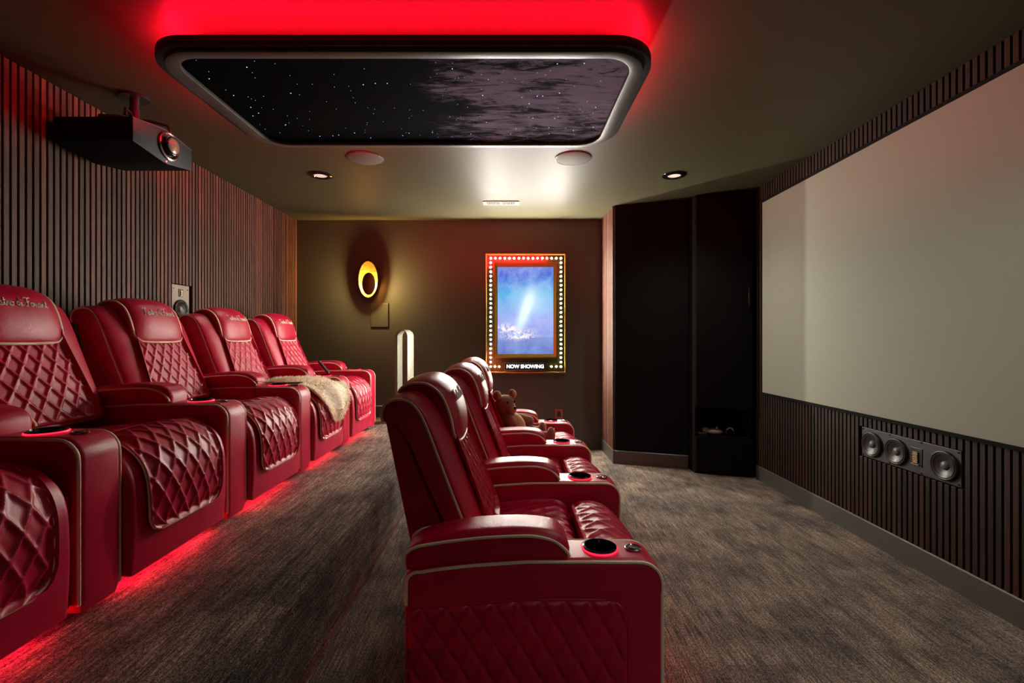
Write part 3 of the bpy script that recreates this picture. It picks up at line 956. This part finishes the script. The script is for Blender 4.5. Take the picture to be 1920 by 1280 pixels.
def back_fn(u, v):
    i = (26 + u * 32) / 59 * (NB - 1)
    w = (v - .5) * 2
    half = (.168 + .045 * u)
    yy = (SY0 + SY1) / 2 + w * half
    ww = abs((yy - (SY0 + SY1) / 2) / ((SY1 - SY0) / 2))
    g = max(0.0, 1 - ww ** 3.2) ** .55
    k = min(int(i), NB - 2)
    fr = i - k
    e = EC[k] + (EC[k + 1] - EC[k]) * fr
    f = FC[k] + (FC[k + 1] - FC[k]) * fr
    p = e + (f - e) * g
    return (p[0] + .008, yy, p[1] + .003)
part('quilted_panel', padded(back_fn, .50, .40, .009, .0048, .025, .012).mesh('quilted_panel', 'leather', True, 80), bk_i)
shell = [(-.366, .956), (-.325, .958), (-.285, .88), (-.235, .76), (-.17, .62), (-.15, .42), (-.265, .42), (-.282, .55)]
part('back_shell', MB().slab(shell, SY0 + .022, SY1 - .022, .014, seg=3).mesh('back_shell', 'leather_dark', True, 45))
# headrest ----------------------------------------------------------
HY0, HY1 = .268, .637
he = [(-.345, 1.030), (-.325, 1.055), (-.285, 1.066), (-.243, 1.060), (-.205, 1.030), (-.180, .980), (-.162, .920), (-.153, .865), (-.160, .850)]
hm = [(-.350, 1.045), (-.325, 1.080), (-.275, 1.098), (-.220, 1.094), (-.168, 1.060), (-.135, 1.000), (-.117, .925), (-.121, .862), (-.150, .838)]
hr = [(-.20, .90), (-.26, .99), (-.31, 1.02)]
HE, HM = interp(he, 48), interp(hm, 48)
def head_pt(k, w):
    """k along the outline 0..1, w across -1..1"""
    g = max(0.0, 1 - abs(w) ** 3.0) ** .6
    i = k * 47
    a = min(int(i), 46)
    e = HE[a] + (HE[a + 1] - HE[a]) * (i - a)
    m_ = HM[a] + (HM[a + 1] - HM[a]) * (i - a)
    p = e + (m_ - e) * g
    # rounded lower corners
    c = max(0.0, (k - .80) / .20)
    half = (HY1 - HY0) / 2 - .035 * (1 - math.sqrt(max(0.0, 1 - c * c)))
    return (p[0], (HY0 + HY1) / 2 + w * half, p[1])
ws = [math.sin(a) for a in np.linspace(-math.pi / 2, math.pi / 2, 31)]
hd_i = part('headrest', MB().rings([[head_pt(i / 47, w) for i in range(48)] + [(x, (HY0 + HY1) / 2 + w * ((HY1 - HY0) / 2 - .02), z) for x, z in hr] for w in ws]).mesh('headrest', 'leather', True, 60))
KB, WB = .93, .965
def head_edge(k, w):
    p = np.array(head_pt(k, w))
    c = np.array(((-.25), (HY0 + HY1) / 2, .95))
    d = p - c
    return tuple(p + d / np.linalg.norm(d) * .0015)
kw = [(k, -WB) for k in np.linspace(.02, KB - .10, 40)]
kw += [(KB - .10 + .10 * math.sin(a), -WB + .22 * (1 - math.cos(a))) for a in np.linspace(.15, math.pi / 2, 9)]
kw += [(KB, w) for w in np.linspace(-WB + .26, WB - .26, 16)]
kw += [(k, -w) for k, w in reversed(kw[:49])]
hp = [head_edge(k, w) for k, w in kw]
part('piping', MB().tube(hp, .0055, 6).mesh('headrest_piping', 'piping', True, 60), hd_i)
# script lettering stitched on the headrest
GL = {
 'T': (.62, [[(-.02, .84), (.12, .97), (.36, .92), (.72, 1.0)], [(.40, .93), (.32, .55), (.24, .14), (.08, .0), (.0, .1)]]),
 'F': (.60, [[(-.05, .82), (.12, .98), (.38, .92), (.78, 1.0)], [(.40, .93), (.32, .55), (.22, .10), (.06, .0), (-.02, .1)], [(.14, .50), (.36, .50), (.52, .56)]]),
 'e': (.36, [[(0, .12), (.18, .22), (.28, .38), (.19, .47), (.08, .34), (.08, .12), (.20, 0), (.38, .12)]]),
 'a': (.44, [[(.30, .42), (.15, .45), (.03, .24), (.08, .03), (.2, .03), (.31, .28), (.33, .42), (.30, .10), (.36, 0), (.46, .12)]]),
 't': (.32, [[(0, .12), (.14, .42), (.22, .84), (.12, .16), (.18, 0), (.34, .12)], [(.04, .56), (.34, .60)]]),
 'r': (.38, [[(0, .12), (.10, .42), (.13, .50), (.18, .39), (.30, .40), (.26, .10), (.32, 0), (.40, .12)]]),
 'o': (.44, [[(.2, .45), (.05, .3), (.06, .06), (.2, 0), (.33, .15), (.3, .38), (.2, .45), (.33, .36), (.46, .40)]]),
 'd': (.48, [[(.30, .42), (.15, .45), (.03, .24), (.08, .03), (.2, .03), (.31, .28), (.44, 1.0), (.33, .16), (.38, 0), (.50, .12)]]),
 'i': (.26, [[(0, .12), (.11, .45), (.08, .10), (.14, 0), (.28, .12)], [(.15, .64), (.17, .68)]]),
 'u': (.50, [[(0, .15), (.10, .45), (.08, .10), (.17, 0), (.28, .15), (.36, .45), (.33, .10), (.40, 0), (.52, .12)]]),
 'n': (.48, [[(0, .12), (.10, .45), (.08, 0), (.15, .34), (.27, .46), (.33, .35), (.31, .10), (.38, 0), (.50, .12)]]),
 ' ': (.26, []),
}
text = 'Teatro di Fouant'
HLEN = float(np.sum(np.linalg.norm(np.diff(HM, axis=0), axis=1)))
KT = float(next(i for i in range(24, 48) if HM[i][1] < 1.012)) / 47
total = sum(GL[c][0] for c in text)
TW = .225
sc_ = TW / total
tm = MB()
x = 0
for ch in text:
    adv, strokes = GL[ch]
    for st in strokes:
        P = interp(st, 18 if len(st) > 2 else 4)
        path = []
        for (gx2, gz2) in P:
            w = ((x + gx2) / total - .5) * TW / ((HY1 - HY0) / 2)
            k = KT - gz2 * sc_ * 1.2 / HLEN
            q = np.array(head_pt(k, w))
            e1 = np.array(head_pt(k + .01, w)) - q
            e2 = np.array(head_pt(k, w + .01)) - q
            nn = np.cross(e1, e2)
            nn = nn / np.linalg.norm(nn)
            if nn[0] < 0 and nn[2] < 0 or nn[0] + nn[2] < 0:
                nn = -nn
            path.append(tuple(q + nn * .0010))
        tm.tube(path, .0022, 5)
    x += adv
part('embroidery', tm.mesh('embroidery', 'thread', True, 60), hd_i, (0, 0, 0), 'cream script reading Teatro di Fouant')

SPX0, SPX1 = -.252, .405
def side_top(xx):
    c = max(0.0, (xx - (SPX1 - .05)) / .05)
    return .432 + .026 * min(1, max(0, (xx + .25) / .35)) - .05 * (1 - math.sqrt(max(0.0, 1 - c * c)))
def side_fn(u, v):
    xx = SPX0 + v * (SPX1 - SPX0)
    top = side_top(xx)
    return (xx, -.003, top - u * (top - .07))
m = padded(side_fn, .40, SPX1 - SPX0, .010, .0052, .020, .003)
if sum(p[1] for p in m.v) / len(m.v) > -.003:      # the quilting swells outward
    m.v = [(x, -.006 - y, z) for x, y, z in m.v]
side_me = m.mesh('side_panel', 'leather', True, 80)
welt = [(SPX0, -.001, z) for z in np.linspace(.08, side_top(SPX0), 12)] + [(x, -.001, side_top(x)) for x in np.linspace(SPX0, SPX1 - .05, 20)] + [(x, -.001, side_top(x)) for x in SPX1 - .05 + .05 * np.sin(np.linspace(.1, math.pi / 2, 10))] + [(SPX1, -.001, z) for z in np.linspace(side_top(SPX1) - .01, .08, 12)]
welt_me = MB().tube(welt, .0035, 6).mesh('panel_welt', 'leather_dark', True, 60)

def recliner(label, loc, group, second_arm=False, outer_panel=False):
    root = thing('recliner', label, 'recliner', loc, 0, group)
    objs = []
    protos = list(PROTO)
    if second_arm:
        k0 = len(PROTO)
        add_arm(PITCH)
        protos = list(PROTO)
        del PROTO[k0:]
    for (nm, me, par, l, lab) in protos:
        o = link(nm, me, root if par is None else objs[par], l)
        if lab:
            o['label'] = lab
        objs.append(o)
    if outer_panel:
        sp_ = link('side_panel', side_me, root, label='quilted outer side panel')
        link('panel_welt', welt_me, sp_)
    return root

XBACK, XFRONT = -1.821, .004
rows = ['back row recliner at the near left corner, cut off by the frame',
        'back row recliner nearest the camera with a full headrest in view',
        'back row recliner second from the far wall gap, no blanket, beside the wall speaker',
        'back row recliner with the cream fur blanket on its seat',
        'back row recliner at the far end beside the tower fan']
rows[2] = 'back row recliner between the blanket one and the nearest full headrest'
for k, lab in enumerate(rows):
    recliner('red leather ' + lab, (XBACK, .665 + PITCH * k, PLAT), 'back row of red recliners', second_arm=(k == 4), outer_panel=(k == 0))
recliner('red leather front row recliner nearest the camera with a quilted outer side', (XFRONT - .053, 1.38, 0), 'front row of red recliners', outer_panel=True)
recliner('red leather front row recliner in the middle of three', (XFRONT, 1.38 + PITCH, 0), 'front row of red recliners')
recliner('red leather front row recliner holding the teddy bear', (XFRONT, 1.38 + 2 * PITCH, 0), 'front row of red recliners', second_arm=True)

# ------------------------------------------------------------------ fur blanket on the third recliner
ctrl = np.array([
    [(-1.67, 3.085, .925), (-1.66, 3.20, .905), (-1.65, 3.32, .885), (-1.63, 3.42, .875)],
    [(-1.55, 3.080, .935), (-1.53, 3.22, .955), (-1.50, 3.36, .920), (-1.48, 3.50, .885)],
    [(-1.44, 3.085, .925), (-1.41, 3.24, .960), (-1.38, 3.42, .925), (-1.36, 3.60, .895)],
    [(-1.35, 3.120, .895), (-1.31, 3.27, .905), (-1.285, 3.45, .885), (-1.285, 3.635, .890)],
    [(-1.290, 3.19, .815), (-1.262, 3.31, .825), (-1.245, 3.46, .810), (-1.240, 3.60, .825)],
    [(-1.258, 3.25, .735), (-1.240, 3.34, .735), (-1.232, 3.46, .725), (-1.232, 3.56, .740)],
    [(-1.250, 3.29, .665), (-1.240, 3.35, .650), (-1.238, 3.43, .660), (-1.238, 3.50, .690)]])
rows_i = [interp(ctrl[:, j], 60) for j in range(4)]
surf = np.array([interp([rows_i[j][i] for j in range(4)], 48) for i in range(60)])
for i in range(60):
    for j in range(48):
        u, v = i / 59, j / 47
        surf[i, j, 2] += .010 * math.sin(9 * v + 5 * u) * (u < .95) + .006 * math.sin(17 * v - 9 * u + 1)
        surf[i, j, 0] += .010 * math.sin(11 * v + 2) * u
bl = thing('fur_blanket', 'cream fur throw blanket draped over a back row recliner seat', 'blanket', (-1.42, 3.36, PLAT + .5))
off = Vector((-1.42, 3.36, PLAT + .5))
def bpt(i, j, d=0.0):
    p = surf[min(max(i, 0), 59), min(max(j, 0), 47)]
    return p
m = MB().grid(lambda a, b: tuple(surf[int(round(a * 59)), int(round(b * 47))] - np.array(off)), 59, 47)
cloth = mat('cream_fleece', (.86, .74, .58), .9, spec=.1, sheen=.2)
ob = link('fleece', m.mesh('fleece', cloth, True, 180), bl)
sol = ob.modifiers.new('thickness', 'SOLIDIFY')
sol.thickness = .014
sol.offset = 0
fur = MB()
for k in range(9000):
    i, j = rng.uniform(0, 59), rng.uniform(0, 47)
    u, v = i / 59, j / 47
    edge_d = min(v, 1 - v, 1 - u, u)
    if not (edge_d < .10 or (u < .62 and v < .62) or rng.uniform() < .12):
        continue
    i0, j0 = int(i), int(j)
    p = surf[i0, j0]
    du = surf[min(i0 + 1, 59), j0] - surf[max(i0 - 1, 0), j0]
    dv = surf[i0, min(j0 + 1, 47)] - surf[i0, max(j0 - 1, 0)]
    nn = np.cross(du, dv)
    nn /= np.linalg.norm(nn) + 1e-9
    if nn[2] < -.2:
        nn = -nn
    out = np.zeros(3)
    if v < .08: out -= dv / np.linalg.norm(dv)
    if v > .92: out += dv / np.linalg.norm(dv)
    if u > .95: out += du / np.linalg.norm(du)
    d = nn * .8 + out * 1.0 + rng.normal(0, .35, 3)
    d /= np.linalg.norm(d)
    Ln = rng.uniform(.014, .030)
    p = p + (surf[min(i0 + 1, 59), j0] - p) * (i - i0) + (surf[i0, min(j0 + 1, 47)] - p) * (j - j0) + nn * .004
    s = np.cross(d, rng.normal(0, 1, 3))
    s = s / (np.linalg.norm(s) + 1e-9) * .0016
    p = p - np.array(off)
    bend = p + d * Ln * .55
    tip = p + d * Ln + np.array([0, 0, -.006])
    fur.add([p - s, p + s, bend + s * .8, bend - s * .8, tip], [(0, 1, 2, 3), (3, 2, 4)])
FM = mat('cream_fur', (.90, .77, .60), .8, spec=.1)
tf = NT(FM)
tr = tf.n('ShaderNodeBsdfTranslucent', Color=(.95, .84, .68, 1))
mxs = tf.n('ShaderNodeMixShader', Fac=.5)
outn = next(nd for nd in FM.node_tree.nodes if nd.type == 'OUTPUT_MATERIAL')
tf.l(tf.b.outputs[0], mxs.inputs[1])
tf.l(tr.outputs[0], mxs.inputs[2])
tf.l(mxs.outputs[0], outn.inputs['Surface'])
link('fur', fur.mesh('fur', FM, False), bl, kind='stuff', label='long cream fur fringe')

# ------------------------------------------------------------------ remotes on the arms
def remote(label, loc, rz, tilt, L=.13):
    r = thing('remote_control', label, 'remote', loc, rz)
    r.rotation_euler = (0, tilt, rz)
    link('case', MB().slab(rrect(-L / 2, L / 2, -.018, .018, .01, 4), 0, .016, .004, 'Z').mesh('case', 'black_plastic', True, 40), r)
    for k in range(4):
        link('button', MB().lathe([(.005, .016), (.005, .0185), (.001, .019)], 'Z', 10).mesh('button', mat('remote_button', (.25, .3, .4), .4) if k == 0 else bpy.data.materials['remote_button'], True), r, (-L * .36 + k * L * .2, 0, 0))
ya = .665 + PITCH * 4
remote('dark blue remote propped in the far recliner cup holder', (XBACK + .325, ya + .082, PLAT + .640), 0, math.radians(50))
yb = .665 + PITCH * 3
hs = thing('phone', 'slim black phone lying on the recliner arm beside the blanket', 'phone', (XBACK + .41, yb + .078, PLAT + .588), math.radians(4))
link('case', MB().slab(rrect(-.075, .075, -.034, .034, .012, 4), 0, .008, .003, 'Z').mesh('phone_case', 'black_gloss', True, 40), hs)
cb = [(XBACK + .33, yb + .06, PLAT + .592), (XBACK + .27, yb + .04, PLAT + .600), (XBACK + .24, yb + .01, PLAT + .605), (XBACK + .235, yb - .012, PLAT + .56), (XBACK + .235, yb - .014, PLAT + .45), (XBACK + .225, yb - .016, PLAT + .38)]
co = link('charging_cable', MB().tube([tuple(p) for p in interp(cb, 40)], .0022, 6).mesh('charging_cable', 'black_plastic', True), None)
co['label'] = 'thin black cable hanging over the recliner arm beside the blanket'
co['category'] = 'cable'

# ------------------------------------------------------------------ teddy bear
br = thing('teddy_bear', 'brown teddy bear with tan belly sitting in the front row', 'teddy bear', (.03, 3.33, .50))
def fur_mat(name, c, s=1.0):
    m = mat(name, c, .9, spec=.1, sheen=.6)
    t = NT(m)
    v = t.coords()
    n = t.noise(v, 120, 4, .7)
    t.l(t.ramp(n, [(.3, tuple(x * .55 for x in c)), (.7, tuple(min(1, x * 1.25) for x in c))]), t.b.inputs['Base Color'])
    t.bump(n, .9, .006)
    return m
FB = fur_mat('brown_plush', (.30, .105, .050))
FT = fur_mat('tan_plush', (.70, .38, .13))
body = MB()
def ell(c, r, rot=None):
    rr = sphere_verts((0, 0, 0), r, 16, 12)
    out = []
    R_ = Matrix.Rotation(rot or 0, 3, 'Y')
    for ring in rr:
        out.append([tuple(R_ @ Vector(p) + Vector(c)) for p in ring])
    body.rings(out)
def limb(p0, p1, r0, r1, n=6):
    for k in range(n + 1):
        t = k / n
        q = [a + (b - a) * t for a, b in zip(p0, p1)]
        r = r0 + (r1 - r0) * t
        ell(q, (r, r, r))
ell((.0, .0, .095), (.085, .095, .10), -.25)           # belly
ell((-.035, 0, .165), (.072, .080, .075))              # chest
ell((-.055, -.005, .262), (.075, .082, .070))          # head
fx, fy = math.cos(math.radians(48)), -math.sin(math.radians(48))      # the face turns towards the near end of the row
HC = (-.055, -.005)
ell((HC[0] + fx * .062, HC[1] + fy * .062, .238), (.043, .043, .036))   # muzzle
ears = [(HC[0] + s * .072 * fy, HC[1] - s * .072 * fx) for s in (-1, 1)]
for ex, ey in ears:
    ell((ex, ey, .330), (.032, .032, .037))
limb((-.02, -.085, .165), (.06, -.110, .035), .036, .033)     # near arm resting on the seat
limb((-.02, .085, .165), (.12, .115, .120), .036, .042)       # far arm on the armrest side
limb((.05, -.055, .050), (.245, -.075, .042), .048, .040)     # near leg
limb((.05, .060, .050), (.20, .115, .045), .048, .040)        # far leg
ell((.268, -.075, .060), (.028, .040, .055))           # feet
ell((.222, .120, .062), (.028, .040, .055))
ob = link('body', body.mesh('bear_body', FB, True, 180), br)
rm = ob.modifiers.new('remesh', 'REMESH')
rm.mode = 'VOXEL'
rm.voxel_size = .006
rm.use_smooth_shade = True
smm = ob.modifiers.new('smooth', 'SMOOTH')
smm.iterations = 6
def blobpart(name, c, r, m_, rot=0.0):
    rr = sphere_verts((0, 0, 0), r, 16, 10)
    R_ = Matrix.Rotation(rot, 3, 'Y')
    return link(name, MB().rings([[tuple(R_ @ Vector(p)) for p in ring] for ring in rr]).mesh(name, m_, True, 180), br, c)
blobpart('belly_patch', (.030, -.020, .115), (.062, .078, .092), FT, -.35)
for ex, ey in ears:
    blobpart('ear_lining', (ex + fx * .016, ey + fy * .016, .331), (.021, .021, .026), FT)
blobpart('foot_pad', (.290, -.076, .060), (.010, .032, .046), FT)
blobpart('foot_pad', (.244, .120, .062), (.010, .032, .046), FT)
blobpart('muzzle_patch', (HC[0] + fx * .080, HC[1] + fy * .080, .236), (.032, .032, .027), FT)
blobpart('nose', (HC[0] + fx * .110, HC[1] + fy * .110, .248), (.012, .012, .009), M['black_gloss'])
for s in (-1, 1):
    blobpart('eye', (HC[0] + fx * .066 + s * .032 * fy, HC[1] + fy * .066 - s * .032 * fx, .284), (.008, .008, .009), M['black_gloss'])

bpy.context.view_layer.update()
